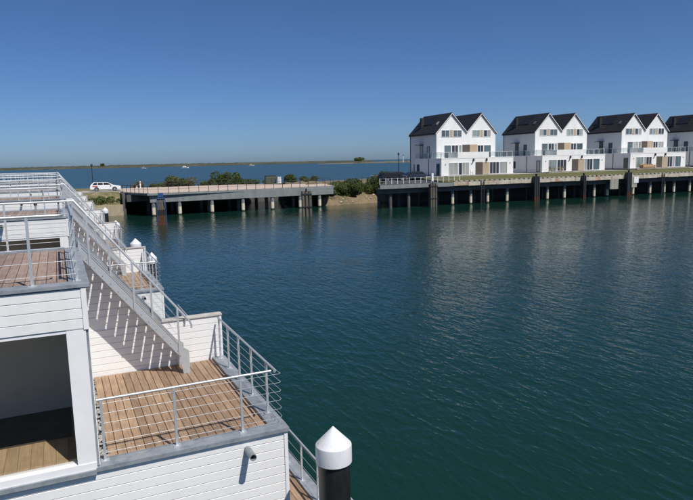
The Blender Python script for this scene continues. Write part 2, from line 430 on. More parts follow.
def make_house():
    root = empty('floating_house', (0, Y0, 0))
    # pontoon
    q = MB(); q.box(XL - .2, 4.72, -.25, 5.0, -.6, .30); q.build('pontoon', 'hull', root)
    # ---- lower storey
    lw = MB(); lw.box(XL, .19, .03, BK + .19, .30, 2.94); lw.box(.19, XR - .03, .03, .25, .30, 3.01); lw.box(.19, XR - .03, .25, BK + .19, .30, 2.94); lw.box(XR - .28, XR - .03, .25, BK + .19, 2.94, 2.998); lw = lw.build('lower_wall', 'white', root)
    boards(lw, XL, .19, .255, 2.95, .03)
    boards(lw, .19, XR - .06, .255, 3.009, .03)
    boards(lw, .06, BK + .15, .255, 2.998, XR - .03, 'right')
    q = MB(); q.box(XR - .058, XR + .004, -.006, .06, .30, 3.01); q.build('corner_trim', 'frame', lw)
    # ---- terrace coping (mitred zinc) and deck
    q = MB()
    q.prism([(-.035, 3.012), (-.035, 3.078), (.255, 3.09), (.255, 3.012)], 0, .20, 3.29)
    q.build('terrace_coping', 'zinc', root)
    q = MB(); q.box(3.0, 3.288, .257, BK - .002, 3.0, 3.088); q.build('terrace_coping', 'zinc', root)
    dk = MB(); dk.box(.2, 3.0, .256, BK, 2.942, 2.985); dk = dk.build('terrace_deck', 'darksteel', root)
    n = 18; wd = (2.99 - .40) / n
    pm = MB(); pm.bbox(0, wd - .009, 0, BK - .27, 0, .045, .005); pm = pm.mesh('plank', 'deck')
    for i in range(n): link('plank', pm, dk, (.40 + i * wd, .262, 2.996 + random.uniform(-.0015, .0015)))
    q = MB(); g = random.Random(4)
    for i in range(170):
        s = g.uniform(.02, .05); x, y = g.uniform(.24, .39), g.uniform(.32, BK - .05)
        q.lathe([(s * .5, -s * .4), (s, 0), (s * .6, s * .5)], 0, 0, 5, False)
        for j in range(len(q.v) - 25, len(q.v)): v = q.v[j]; q.v[j] = (v[0] * 1 + x, v[1] + y, v[2] + 3.01 + g.uniform(0, .02))
    tag(q.build('gravel_strip', 'pebble', root), kind='stuff')
    # ---- upper storey: walls round the room
    uw = MB()
    uw.box(XL, -4.3, .05, BK + .15, 2.945, 5.84)                 # solid left of the room
    uw.box(.03, .25, .05, BK + .02, 2.945, 5.84)                 # wall to the terrace
    uw.box(-4.3, .03, BK - .1, BK + .15, 2.945, 5.84)            # back wall
    uw.box(-4.3, .03, .05, BK - .1, 5.30, 5.70)                  # ceiling slab
    uw.box(-4.3, .03, .05, BK - .1, 2.946, 3.07)                 # floor slab
    uw = uw.build('upper_wall', 'room', root)
    q = MB(); q.box(XL, .245, .002, .049, 5.24, 5.845); fb = q.build('fascia_wall', 'white', root)
    boards(fb, XL, .19, 5.25, 5.85, .001)
    q = MB(); q.box(.19, .262, -.034, .06, 5.238, 5.849); q.build('corner_trim', 'frame', fb)
    q = MB(); q.box(.251, .262, .0601, BK, 3.0, 5.84); q.build('side_cladding', 'white', root)
    q = MB(); q.box(XL, -4.3, .003, .049, 2.95, 5.24); q.build('front_cladding', 'white', root)
    # interior
    pm = MB(); pm.bbox(0, .175, 0, 2.49, 0, .02, .002); pm = pm.mesh('floor_board', 'oak')
    fl = MB(); fl.box(-4.29, .02, .19, BK - .11, 3.071, 3.08); fl = fl.build('room_floor', 'darkfloor', root)
    for i in range(24): link('floor_board', pm, fl, (-4.28 + i * .1785, .2, 3.081))
    bx('room_wall', 'room', root, -4.29, .02, 2.7, 2.8, 3.08, 5.29)
    bx('floor_shade', 'darkfloor', root, -4.2, -.1, 1.3, 2.69, 3.103, 3.115)  # dark sheet painting the shade on the floor beyond the sun patch
    # window
    wi = empty('window'); wi.parent = root
    q = MB(); q.box(-.05, .215, -.02, .17, 3.17, 5.236); q.build('frame', 'frame', wi)
    q = MB(); q.box(-4.3, .215, -.03, .17, 3.06, 3.17); q.build('sill', 'frame', wi)
    q = MB(); q.box(-4.3, -.05, .0, .17, 5.20, 5.238); q.build('frame', 'frame', wi)
    q = MB(); q.box(-4.3, -4.1, -.02, .17, 3.17, 5.20); q.build('frame', 'frame', wi)
    q = MB(); q.box(-4.1, -.05, .10, .112, 3.17, 5.20); q.build('pane', 'glass', wi)
    q = MB(); q.box(-4.3, .199, -.062, .02, 2.985, 3.058); q.build('sill_flashing', 'zinc', wi)
    q = MB(); q.box(.215, .249, .0, .16, 3.10, 5.236); q.build('edge_flashing', 'zinc', wi)
    # ---- roof terrace
    q = MB(); q.prism([(-.045, 5.87), (-.045, 5.918), (.21, 5.93), (.21, 5.852), (.0, 5.852), (0, 5.87)], 0, XL, .318); q.build('roof_coping', 'zinc', root)
    q = MB(); q.box(.04, .316, .212, BK - .07, 5.853, 5.928); q.build('roof_coping', 'zinc', root)
    q = MB(); q.box(XL, .04, BK - .12, BK + .17, 5.853, 5.928); q.build('roof_coping', 'zinc', root)
    rd = MB(); rd.box(XL, .04, .21, BK - .12, 5.80, 5.845); rd = rd.build('roof_deck', 'darksteel', root)
    pm = MB(); pm.bbox(0, .139, 0, BK - .345, 0, .04, .005); pm = pm.mesh('plank', 'roofdeck')
    for i in range(32): link('plank', pm, rd, (.032 - .146 * (i + 1), .216, 5.855))
    # rails
    railing(root, [(XL, .12), (-.10, .12), (-.02, .12), (.03, .16), (.03, .26)], ZR - .01, 6.915,
            [(-.43 - 1.45 * k, .12) for k in range(5)], 5, ends=[(XL, .12), (.16, .12)])
    railing(root, [(.16, .05), (.16, 3.5)], ZR, 6.93, [(.16, .22), (.16, 1.3), (.16, 2.4), (.16, 3.45)], 6)
    railing(root, [(XL, BK + .02), (.28, BK + .02)], ZR, 6.895, [(-1.0 - 1.5 * k, BK + .02) for k in range(4)] + [(.18, BK + .02)], 5)
    railing(root, [(.28, .15), (2.99, .15), (3.06, .15)], Z1 - .005, 4.07, [(.34, .15), (1.43, .15), (2.52, .15)], 6, ends=[(.34, .15), (3.2, .13), (3.24, .2)])
    railing(root, [(3.12, .14), (3.15, .2), (3.15, BK - .12)], Z1, 4.05, [(3.15, .72), (3.15, 1.7), (3.15, 2.62), (3.15, 3.5), (3.15, BK - .2)], 6, ends=[(3.24, .2), (3.15, BK - .12)])
    # ---- back parapet with raking top
    pw = MB(); T = 4.07
    prof = [(.265, 2.96), (XR - .05, 2.96), (XR - .05, T), (1.84, T), (.34, 5.99), (.265, 5.99)]
    pw.prism(prof, 1, BK + .03, BK + .19); pw = pw.build('parapet', 'white', root)
    z = 2.985
    while z < 5.95:
        z2 = z + BH; xr = XR - .02 if z2 <= T + .02 else 1.84 - (z2 - T) * (1.5 / 1.92)
        hh = BH if z2 <= T + .02 or z > T else T - z
        if z <= T < z2 - .02: xr = XR - .02; hh = T - z
        if xr > .36:
            L = xr - .266; k = (round(L, 3), round(hh, 3))
            if k not in _bm: _bm[k] = board_mesh(L, hh)
            link('siding_board', _bm[k], pw, (.266, BK + .03, z))
        z = z2
    q = MB(); q.box(XR - .05, XR, BK + .0, BK + .2, 2.96, T); q.build('corner_trim', 'frame', pw)
    q = MB(); q.prism([(BK - .015, T + .002), (BK - .015, T + .03), (BK + .12, T + .045), (BK + .25, T + .03), (BK + .25, T + .002)], 0, 1.83, XR + .015); q.build('coping', 'cap', pw)
    q = MB(); q.prism([(1.90, T + .002), (1.90, T + .07), (.34, 6.10), (.265, 6.10), (.265, 5.995), (.34, 5.995), (1.84, T + .002)], 1, BK - .03, BK + .26); q.build('coping', 'zinc', pw)
    # ---- stair
    st = empty('stair'); st.parent = root
    sl_ = 1.285; yn, yf = BK - .72, BK - .06
    top = lambda x: 3.71 - sl_ * (x - 2.15)
    for yy in (yn, yf):
        q = MB(); q.prism([(.30, top(.30) - .275), (.30, top(.30)), (2.18, top(2.18)), (2.34, top(2.18) - .12), (2.34, 3.045), (2.20, 3.045), (2.12, top(2.12) - .275)], 1, yy - .012, yy + .012)
        q.build('stringer', 'galv', st)
        if yy == yn:
            q = MB(); q.tube([(0, 0, 0), (0, -.013, 0)], .009, 6); bm_ = q.mesh('bolt', 'pipe')
            for k in range(13): link('bolt', bm_, st, (.42 + k * .14, yy - .012, top(.42 + k * .14) - .19))
    nt_ = 12; tm = MB(); tm.bbox(-.085, .09, 0, yf - yn - .026, 0, .04, .004); tm = tm.mesh('tread', 'tread')
    for k in range(nt_):
        z = 5.85 - (k + 1) * (5.85 - 3.04) / (nt_ + 1); x = 2.15 - (z + .17 - 3.71) / sl_
        if k < nt_ - 1: link('tread', tm, st, (x, yn + .013, z))
    hz = lambda x: 6.93 - 1.285 * (x - .27)
    for yy, xs in ((yn, (.48, 1.28, 2.14)), (yf, (.9, 1.7))):
        q = MB(); q.tube([(.16, yy, 6.93), (.27, yy, hz(.27)), (1.4, yy, hz(1.4)), (2.40, yy, hz(2.40)), (2.43, yy, hz(2.43) - .05), (2.42, yy, hz(2.42) - .12)], .021, 10); q.build('handrail', 'galv', st)
        for x in xs:
            q = MB(); q.box(x - .02, x + .02, yy - .035, yy - .013, top(x) - .25, hz(x) - .02); q.build('post', 'galv', st)
        for k in range(4):
            o = .22 + .2 * k
            q = MB(); q.tube([(.35, yy - .024, hz(.35) - o), (2.14, yy - .024, hz(2.14) - o)], .0035, 5); q.build('wire', 'galv', st)
    # ---- drain spouts
    for (x, z) in ((2.55, 2.83), (-1.75, 5.72)):
        q = MB(); n = 16; r0, r1 = .058, .048; L = .34
        for ra, rb, ya, yb in ((r0, r0, .03, -L), (r0, r1, -L, -L), (r1, r1, -L, -.05)):
            vs = [(ra * math.cos(2 * math.pi * k / n), ya, ra * math.sin(2 * math.pi * k / n)) for k in range(n)] + [(rb * math.cos(2 * math.pi * k / n), yb, rb * math.sin(2 * math.pi * k / n)) for k in range(n)]
            q.add(vs, [(k, (k + 1) % n, n + (k + 1) % n, n + k) for k in range(n)], True)
        sp = q.build('drain_spout', 'pipe', root, (x, 0, z))
        q = MB(); q.tube([(0, -.06, 0), (0, -.05, 0)], r1, 12); q.build('spout_throat', 'black', sp)
    # roof vents with dark caps
    for (x, y) in ((-.75, 1.6), (.0, 3.2), (-3.2, 3.0)):
        q = MB(); q.tube([(x, y, 5.89), (x, y, 6.25)], .035, 10); v = q.build('vent_pipe', 'pipe', root)
        q = MB(); q.lathe([(.055, 6.25), (.06, 6.33), (.02, 6.36)], x, y, 12); q.build('vent_cap', 'black', v)
    # ---- lower deck along the water
    ld = MB(); ld.box(3.28, 4.70, -.2, BK + .4, .302, .335); ld = ld.build('lower_deck', 'darksteel', root)
    pm = MB(); pm.bbox(0, .136, 0, BK + .55, 0, .035, .005); pm = pm.mesh('plank', 'deck')
    for i in range(8): link('plank', pm, ld, (3.29 + i * .143, -.19, .336))
    q = MB(); q.box(4.44, 4.73, -.24, BK + .42, .304, .42); q.build('lower_coping', 'zinc', ld)
    railing(root, [(4.52, -.15), (4.52, BK + .3)], .42, 1.32, [(4.52, -.1 + .97 * k) for k in range(5)], 4)
    return root

house = make_house()
ords = ['', 'second', 'third', 'fourth', 'fifth', 'sixth', 'seventh']
hg = 'floating houses in a row along the basin'
tag(house, 'white boarded floating house with picture window and terrace beside the white-capped black pile', 'house', hg)
for k in range(1, 7):
    c = copy_tree(house, None, () if k < 3 else ('siding_board', 'wire', 'bolt', 'gravel_strip', 'floor_board', 'floor_shade'))
    c.location = (0, Y0 + STEP * k, 0)
    tag(c, 'white floating house, %s in its row counted towards the road bridge' % ords[k] if k < 6 else 'white floating house closest to the earth bank and road bridge', 'house', hg)

for o in [o for o in house.children if o.name.startswith('vent_pipe')]:
    for c in o.children: bpy.data.objects.remove(c)
    bpy.data.objects.remove(o)
# ------------------------------------------------------------------ white-capped piles
def cap_pile(x, y, ztop, r, label):
    e = empty('mooring_pile', (x, y, 0)); tag(e, label, 'pile', 'black piles with white cone caps')
    q = MB(); q.lathe([(r * .88, -3), (r * .88, ztop - .55)], 0, 0, 32); q.build('shaft', 'pile', e)
    q = MB(); q.lathe([(r * .90, ztop - .60), (r, ztop - .585), (r, ztop - .315), (r * .985, ztop - .295), (.012, ztop)], 0, 0, 40, True); c = q.build('cap', 'pilecap', e)
    for p in c.data.polygons: p.use_smooth = True
    c.data.set_sharp_from_angle(angle=R(30))
cap_pile(3.72, 8.73, 3.36, .295, 'thick black pile with white cone cap in front of the lower deck')
p = onz(135.2, 238.4, 3.45); cap_pile(p.x, p.y, 3.45, .31, 'white cone-capped pile rising just behind the white end wall of a terrace')
p = onz(151.5, 252.2, 2.95); cap_pile(p.x, p.y, 2.95, .26, 'white cone-capped pile seen behind the terrace railing wires, outside the deck')
p = onz(115.6, 220.3, 3.45); cap_pile(p.x, p.y, 3.45, .3, 'white-capped pile showing above the end wall of the third floating house')
p = onz(105.0, 207.3, 3.5); cap_pile(p.x, p.y, 3.5, .3, 'white-capped pile showing above the end wall of the fourth floating house')

# ------------------------------------------------------------------ left bank, road, bridge
def heightgrid(name, x0, x1, y0, y1, nx, ny, fn, mat):
    vs = []; fs = []
    for j in range(ny + 1):
        for i in range(nx + 1):
            x = x0 + (x1 - x0) * i / nx; y = y0 + (y1 - y0) * j / ny; vs.append((x, y, fn(x, y)))
    for j in range(ny):
        for i in range(nx): a = j * (nx + 1) + i; fs.append((a, a + 1, a + nx + 2, a + nx + 1))
    q = MB(); q.add(vs, fs, True); return tag(q.build(name, mat), kind='structure')
from mathutils import noise as mn
def nz(x, y, s): return mn.noise((x * s, y * s, 3.7))
ZB = 3.5
def hl(x, y):
    t = min(1, max(0, (y - 102.2) / 3.6)); return 1.55 + (ZB - 1.55) * t + .25 * nz(x, y, .5) * (1 - t)
heightgrid('earth_bank', -70, 9.0, 102.2, 134, 120, 50, lambda x, y: hl(x, y) if y < 128 else hl(x, y) - (y - 128) * .7, 'bank')
tag(bx('abutment_wall', 'abut', None, -70, 9.05, 101.6, 102.25, -1, 1.62), 'low tan concrete wall along the foot of the earth bank', 'wall')
tag(bx('abutment_side', 'darkconc', None, 9.06, 9.5, 101.7, 130, -1, 3.3), 'dark abutment wall under the bridge end', 'wall')
tag(bx('road', 'road', None, -70, 9.2, 106.2, 113, ZB - .2, ZB + .06), kind='structure')

br = empty('bridge', (0, 0, 0)); tag(br, 'long low concrete road bridge on pillars with dark railing', 'bridge')
near = [(9.3, 104), (12.0, 95.6), (42.5, 96.4)]; far_ = [(45.5, 104.5), (32, 119), (9.3, 122)]
def slab(poly, z0, z1, name, mat, par):
    q = MB(); q.prism(poly, 2, z0, z1); return q.build(name, mat, par)
def inset(poly, d):
    c = Vector((sum(p[0] for p in poly) / len(poly), sum(p[1] for p in poly) / len(poly)))
    return [tuple(Vector(p) + (c - Vector(p)).normalized() * d) for p in poly]
dpoly = near + far_
slab(dpoly, 3.12, 3.40, 'deck', 'girder', br)
slab(inset(dpoly, .45), 3.404, 3.46, 'pavement', 'paving', br)
q = MB(); q.box(12.4, 42.2, 96.0, 96.7, 2.05, 3.118); q.build('girder', 'girder', br)
for y in (101, 107, 113): q = MB(); q.box(9.6, 42 if y < 106 else 34, y, y + .7, 2.05, 3.118); q.build('girder', 'darkconc', br)
px = [153.9, 180, 212.3, 243.3, 272.7, 300.4, 319.8]
def painted():
    ma, n, b = nt('pillar_half_painted')
    g = n.nodes.new('ShaderNodeNewGeometry'); sp = n.nodes.new('ShaderNodeSeparateXYZ'); n.links.new(g.outputs['Position'], sp.inputs[0])
    f = noise(n, 3, 4, .6, (1, 1, .4), 'World')
    ad = n.nodes.new('ShaderNodeMath'); ad.operation = 'MULTIPLY_ADD'; ad.inputs[1].default_value = .25; n.links.new(f, ad.inputs[0]); n.links.new(sp.outputs[2], ad.inputs[2])
    mr = n.nodes.new('ShaderNodeMapRange'); mr.inputs[1].default_value = 1.36; mr.inputs[2].default_value = 1.42; n.links.new(ad.outputs[0], mr.inputs[0])
    c1 = ramp(n, f, [(.3, (.50, .44, .30)), (.6, (.66, .60, .47))]); c2 = ramp(n, f, [(.3, (.13, .14, .14)), (.7, (.22, .24, .24))])
    lo = n.nodes.new('ShaderNodeMapRange'); lo.inputs[1].default_value = .28; lo.inputs[2].default_value = .42; n.links.new(ad.outputs[0], lo.inputs[0])
    c = mixc(n, mr.outputs[0], c1, c2); c = mixc(n, lo.outputs[0], (.03, .035, .025), c)
    n.links.new(c, b.inputs['Base Color']); b.inputs['Roughness'].default_value = .8; return ma
M['pillar'] = painted()
pmesh = MB(); pmesh.lathe([(.29, -2), (.29, 2.05)], 0, 0, 14); pmesh = pmesh.mesh('pillar', 'pillar')
pmesh2 = MB(); pmesh2.lathe([(.29, -2), (.29, 2.05)], 0, 0, 14); pmesh2 = pmesh2.mesh('pillar', 'girder')
for x in px:
    p = ony(x, 212, 96.35); link('pillar', pmesh, br, (p.x, 96.35, 0))
    for y in (101.3, 107.3): link('pillar', pmesh2, br, (p.x + .6, y, 0))
# railing of the bridge
rl = empty('railing'); rl.parent = br
def along(pts, step):
    out = []
    for a, b2 in zip(pts[:-1], pts[1:]):
        a, b2 = Vector(a), Vector(b2); n = max(1, round((b2 - a).length / step))
        out += [a.lerp(b2, i / n) for i in range(n)]
    return out + [Vector(pts[-1])]
for side in ([(9.35, 104.0), (12.1, 95.75), (42.4, 96.55), (52, 100.5)], [(45.3, 104.3), (31.9, 118.8), (9.4, 121.8)]):
    for z in (4.5, 4.0): q = MB(); q.tube([(x, y, z) for x, y in side], .035 if z > 4.2 else .02, 6); q.build('rail', 'darksteel', rl)
    pm = MB(); pm.box(-.035, .035, -.035, .035, 3.405, 4.48); pm = pm.mesh('post', 'darksteel')
    for p in along(side, 1.5): link('post', pm, rl, (p.x, p.y, 0))
bx('back_wall', 'darkconc', br, 9.6, 47, 118.0, 118.6, -1, 3.1)
# causeway behind the bridge
heightgrid('causeway', 9.2, 62, 119, 134, 60, 20, lambda x, y: 3.2 - .05 * abs(nz(x, y, .4)) - max(0, y - 126) * .7 - (max(0, 124.5 - (x - 30) * 1.1 - y) * 0), 'bank')

def hr(x, y):
    s = 97.6 + .8 * nz(x, 0, .3) + max(0, (x - 44) * .10)
    t = (y - s) / 6.0
    return -.4 + 3.8 * max(0, min(1, t)) ** .8 + .35 * nz(x, y, .6) - (max(0, y - 119) * .8)
heightgrid('shore_bank', 40.5, 66, 96.5, 126, 70, 80, hr, 'shore')

# ------------------------------------------------------------------ quay on piles with lawn
ANG = R(-3.4); Q0 = Vector((54, 84.3, 0)); QU = Vector((math.cos(ANG), math.sin(ANG), 0)); QV = Vector((-math.sin(ANG), math.cos(ANG), 0))
def Q(u, v, z=0): return Q0 + QU * u + QV * v + Vector((0, 0, z))
U0, U1 = -9.0, 130
qy = empty('quay', Q0, ANG); tag(qy, kind='structure')
KL = .62
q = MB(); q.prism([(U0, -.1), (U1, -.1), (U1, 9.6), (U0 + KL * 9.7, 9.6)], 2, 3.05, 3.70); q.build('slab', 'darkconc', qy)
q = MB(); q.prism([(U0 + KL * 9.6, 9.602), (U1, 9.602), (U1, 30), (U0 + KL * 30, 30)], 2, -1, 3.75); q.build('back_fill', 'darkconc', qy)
n = 46; L = (U1 - 4.0) / n; g = random.Random(2)
fmesh = MB(); fmesh.bbox(0, L - .05, -.28, 0, 0, .62, .02); fmesh = fmesh.mesh('fascia_beam', 'fascia')
for i in range(n): link('fascia_beam', fmesh, qy, (4.0 + i * L, -.102 + g.uniform(-.03, .03), 3.12 + g.uniform(-.04, .03)))
q = MB(); q.box(U0, 4.0, -.3, -.102, 3.1, 3.72); q.build('fascia_beam', 'girder', qy)
kmesh = MB(); kmesh.bbox(0, .55, -.36, .05, 0, .22, .03); kmesh = kmesh.mesh('kerb_block', 'conc')
for i in range(74): link('kerb_block', kmesh, qy, (4.2 + i * .98, 0, 3.74))
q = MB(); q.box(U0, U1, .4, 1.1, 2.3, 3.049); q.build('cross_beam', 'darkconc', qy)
pu = [4.43, 7.9, 11.2, 15.09, 23.5, 27.2, 31.2, 33.9, 37, 43.1, 47.3, 50.9, 53.4, 57.5, 61, -3.6, -6.8]
qpm = MB(); qpm.lathe([(.27, -2), (.26, 3.05)], 0, 0, 12); qpm = qpm.mesh('pile', 'pillar')
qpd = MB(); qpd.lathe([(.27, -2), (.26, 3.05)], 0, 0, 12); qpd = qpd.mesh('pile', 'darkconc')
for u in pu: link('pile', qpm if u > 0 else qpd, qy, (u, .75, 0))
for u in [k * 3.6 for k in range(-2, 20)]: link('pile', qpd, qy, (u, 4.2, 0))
for u, w in ((36.5, 1.9), (41.6, 1.2), (24.8, .01)):
    if w > .5: q = MB(); q.box(u, u + w, -.42, -.08, 1.35 if w > 1.5 else 1.5, 3.2); q.build('fender_plate', 'conc', qy)
# lawn, terrace, car park
def ramp_sheet(name, mat, u0, u1, v0, v1, z0, z1, nu=60, nv=8, amp=.03, slant=0):
    vs = []; fs = []
    for j in range(nv + 1):
        for i in range(nu + 1):
            v = v0 + (v1 - v0) * j / nv; ua = u0 + slant * v; u = ua + (max(u1, ua + .1) - ua) * i / nu
            p = Q(u, v, z0 + (z1 - z0) * j / nv + amp * nz(u, v, .7)); vs.append(p)
    for j in range(nv):
        for i in range(nu): a = j * (nu + 1) + i; fs.append((a, a + 1, a + nu + 2, a + nu + 1))
    q = MB(); q.add(vs, fs, True); return tag(q.build(name, mat), kind='structure')
ramp_sheet('lawn', 'lawn', 2.5, U1, -.02, 8.6, 3.80, 4.34, 120, 10)
ramp_sheet('paving', 'road', 2.5, U1, 8.4, 30, 4.37, 4.40, 40, 4, 0)
ramp_sheet('car_park', 'asphalt', U0, 2.45, .0, 18, 3.76, 4.0, 20, 8, .01, KL)
# ladder on the quay
def ladder(u, label):
    e = empty('quay_ladder', Q(u, -.5), ANG); tag(e, label, 'ladder', 'ladders down the quay front')
    for s in (-.28, .28): q = MB(); q.box(s - .05, s + .05, -.04, .04, -.5, 3.9); q.build('rail', 'darksteel', e)
    for k in range(12): q = MB(); q.tube([(-.28, 0, -.2 + k * .33), (.28, 0, -.2 + k * .33)], .03, 6); q.build('rung', 'darksteel', e)
ladder(9.4, 'dark steel ladder down the quay below the first white duplex house')
ladder(49.2, 'dark steel ladder down the quay below the duplex with wicker sofa')
def steel_dolphin(u, w, z, label):
    e = empty('sheet_pile_dolphin', Q(u, -.75), ANG); tag(e, label, 'dolphin', 'steel fender piles on the quay')
    for k in range(3):
        x = (k - 1) * w / 3
        q = MB(); q.prism([(x - w / 6, -.25), (x - w / 10, -.38), (x + w / 10, -.38), (x + w / 6, -.25), (x + w / 6, .3), (x - w / 6, .3)], 2, -2, .75); q.build('waterline_section', 'rust', e)
        q = MB(); q.prism([(x - w / 6, -.25), (x - w / 10, -.38), (x + w / 10, -.38), (x + w / 6, -.25), (x + w / 6, .3), (x - w / 6, .3)], 2, .752, z); q.build('pile', 'darksteel', e)
    q = MB(); q.lathe([(.14, z), (.14, z + .25), (.22, z + .3), (.22, z + .4)], 0, 0, 12); q.build('bollard', 'black', e)
steel_dolphin(19.9, 1.15, 4.2, 'dark steel fender pile with rusty foot below the second duplex')
steel_dolphin(40.4, 1.1, 4.3, 'dark steel fender pile with rusty foot next to a white plate')
steel_dolphin(30.1, .62, 4.0, 'slim dark fender pile standing under the middle of the second duplex terrace')
q = MB(); q.box(42.0, 43.1, -.5, -.44, 2.3, 3.4); q.build('white_plate', 'plate', qy)
def timber_dolphin(loc, w, ztop, label, rz):
    e = empty('timber_dolphin', loc, rz); tag(e, label, 'dolphin', 'timber pile bundles')
    for i in range(3):
        for j in range(2):
            q = MB(); x = (i - 1) * w / 3; y = (j - .5) * w / 3
            q.tube([(x * 1.06, y * 1.06, -2), (x, y, ztop - .12 * ((i + j) % 2))], w / 6.2, 10); q.build('pile', 'dolph', e)
    for z in (ztop - .5, ztop * .35):
        q = MB(); h = w / 2 + .05; q.box(-h, h, -w / 3 - .03, -w / 3 + .06, z, z + .16); q.build('band', 'darksteel', e)
    q = MB(); q.tube([(0, 0, ztop - .1), (0, 0, ztop + .35)], .12, 10); q.build('bollard', 'black', e)
p = onz(307, 216, 0); timber_dolphin((p.x, p.y, 0), 1.45, 3.5, 'weathered timber pile bundle in the water before the bridge', R(-20))
p = Q(-.2, -1.0); timber_dolphin((p.x, p.y, 0), 1.25, 3.7, 'weathered timber pile bundle at the fenced quay corner', ANG)
# blue framed fender
p = onz(162.5, 225.3, 0); e = empty('fender_frame', (p.x, p.y, 0), R(-8)); tag(e, 'blue steel fender frame with rusty lower panel and timber boards before the bridge', 'fender')
for x in (-.56, .56): q = MB(); q.box(x - .035, x + .035, -.08, .08, -1.5, 3.2); q.build('post', 'blue', e)
q = MB(); q.box(-.5, .5, -.06, .08, -1.0, 1.25); q.build('rust_panel', 'rust', e)
for k in range(4): q = MB(); q.box(-.5 + k * .255, -.5 + k * .255 + .225, -.03, .06, 1.95, 3.35); q.build('board', 'dolph', e)
q = MB(); q.box(-.5, .5, .0, .1, 1.26, 1.94); q.build('dark_panel', 'black', e)
for s in (-1, 1): q = MB(); q.tube([(s * .52, -.1, 2.1), (s * .14, -.1, 3.85)], .035, 8); q.build('brace', 'blue', e)
q = MB(); q.tube([(-.5, -.1, 3.4), (.5, -.1, 3.4)], .05, 8); q.build('crossbar', 'blue', e)
q = MB(); q.box(-.3, .3, -.12, .2, 3.6, 4.1); q.build('lamp_box', 'blue', e)

# white fence at the quay corner
fe = empty('picket_fence', Q(-8.8, .25), ANG); tag(fe, 'low white picket fence along the quay corner before parked cars', 'fence')
pm = MB(); pm.box(-.035, .035, -.035, .035, 3.76, 4.72); pm = pm.mesh('post', 'frame')
for k in range(15): link('post', pm, fe, (k * 1.02, 0, 0))
for z in (4.62, 4.2): q = MB(); q.box(0, 14.3, -.015, .015, z, z + .035); q.build('rail', 'galv', fe)
q = MB(); q.box(9.0, 9.35, -.2, .15, 3.76, 5.25); q.build('gate_post', 'frame', fe)

# ------------------------------------------------------------------ duplex houses
def window(par, x0, x1, z0, z1, y, pm='pane', mull=1, fr=.07, frame='frame'):
    e = empty('window'); e.parent = par
    q = MB(); d = .06
    q.box(x0, x0 + fr, y - d, y, z0, z1); q.box(x1 - fr, x1, y - d, y, z0, z1)
    q.box(x0 + fr, x1 - fr, y - d, y, z1 - fr, z1); q.box(x0 + fr, x1 - fr, y - d, y, z0, z0 + fr)
    for k in range(1, mull):
        c = x0 + (x1 - x0) * k / mull; q.box(c - fr / 2, c + fr / 2, y - d, y, z0 + fr, z1 - fr)
    q.build('frame', frame, e)
    for k in range(mull):
        a = x0 + (x1 - x0) * k / mull; c = x0 + (x1 - x0) * (k + 1) / mull
        q = MB(); q.box(a + fr * .5, c - fr * .5, y - .025, y - .012, z0 + fr, z1 - fr); q.build('pane', pm, e)
    return e
def side_window(par, x, y0, y1, z0, z1, pm='pane'):
    e = empty('window'); e.parent = par; d = .06; fr = .08
    q = MB(); q.box(x - d, x, y0, y0 + fr, z0, z1); q.box(x - d, x, y1 - fr, y1, z0, z1); q.box(x - d, x, y0 + fr, y1 - fr, z0, z0 + fr); q.box(x - d, x, y0 + fr, y1 - fr, z1 - fr, z1)
    q.build('frame', 'darksteel', e); q = MB(); q.box(x - .025, x - .012, y0 + fr, y1 - fr, z0 + fr, z1 - fr); q.build('pane', pm, e)
def glass_rail(par, a, b2, z, h=1.0):
    e = empty('balustrade'); e.parent = par; a, b2 = Vector(a), Vector(b2); n = max(1, round((b2 - a).length / 1.5)); dr = (b2 - a) / n
    q = MB(); q.tube([(a.x, a.y, z + h), (b2.x, b2.y, z + h)], .035, 6); q.build('handrail', 'galv', e)
    for i in range(n + 1): p = a + dr * i; q = MB(); q.box(p.x - .03, p.x + .03, p.y - .03, p.y + .03, z, z + h - .03); q.build('post', 'galv', e)
    for i in range(n):
        p = a + dr * (i + .06); r = a + dr * (i + .94); t = Vector((-dr.y, dr.x)).normalized() * .006
        q = MB(); q.prism([tuple(p - t), tuple(r - t), tuple(r + t), tuple(p + t)], 2, z + .1, z + h - .08); q.build('glass_panel', 'balglass', e)
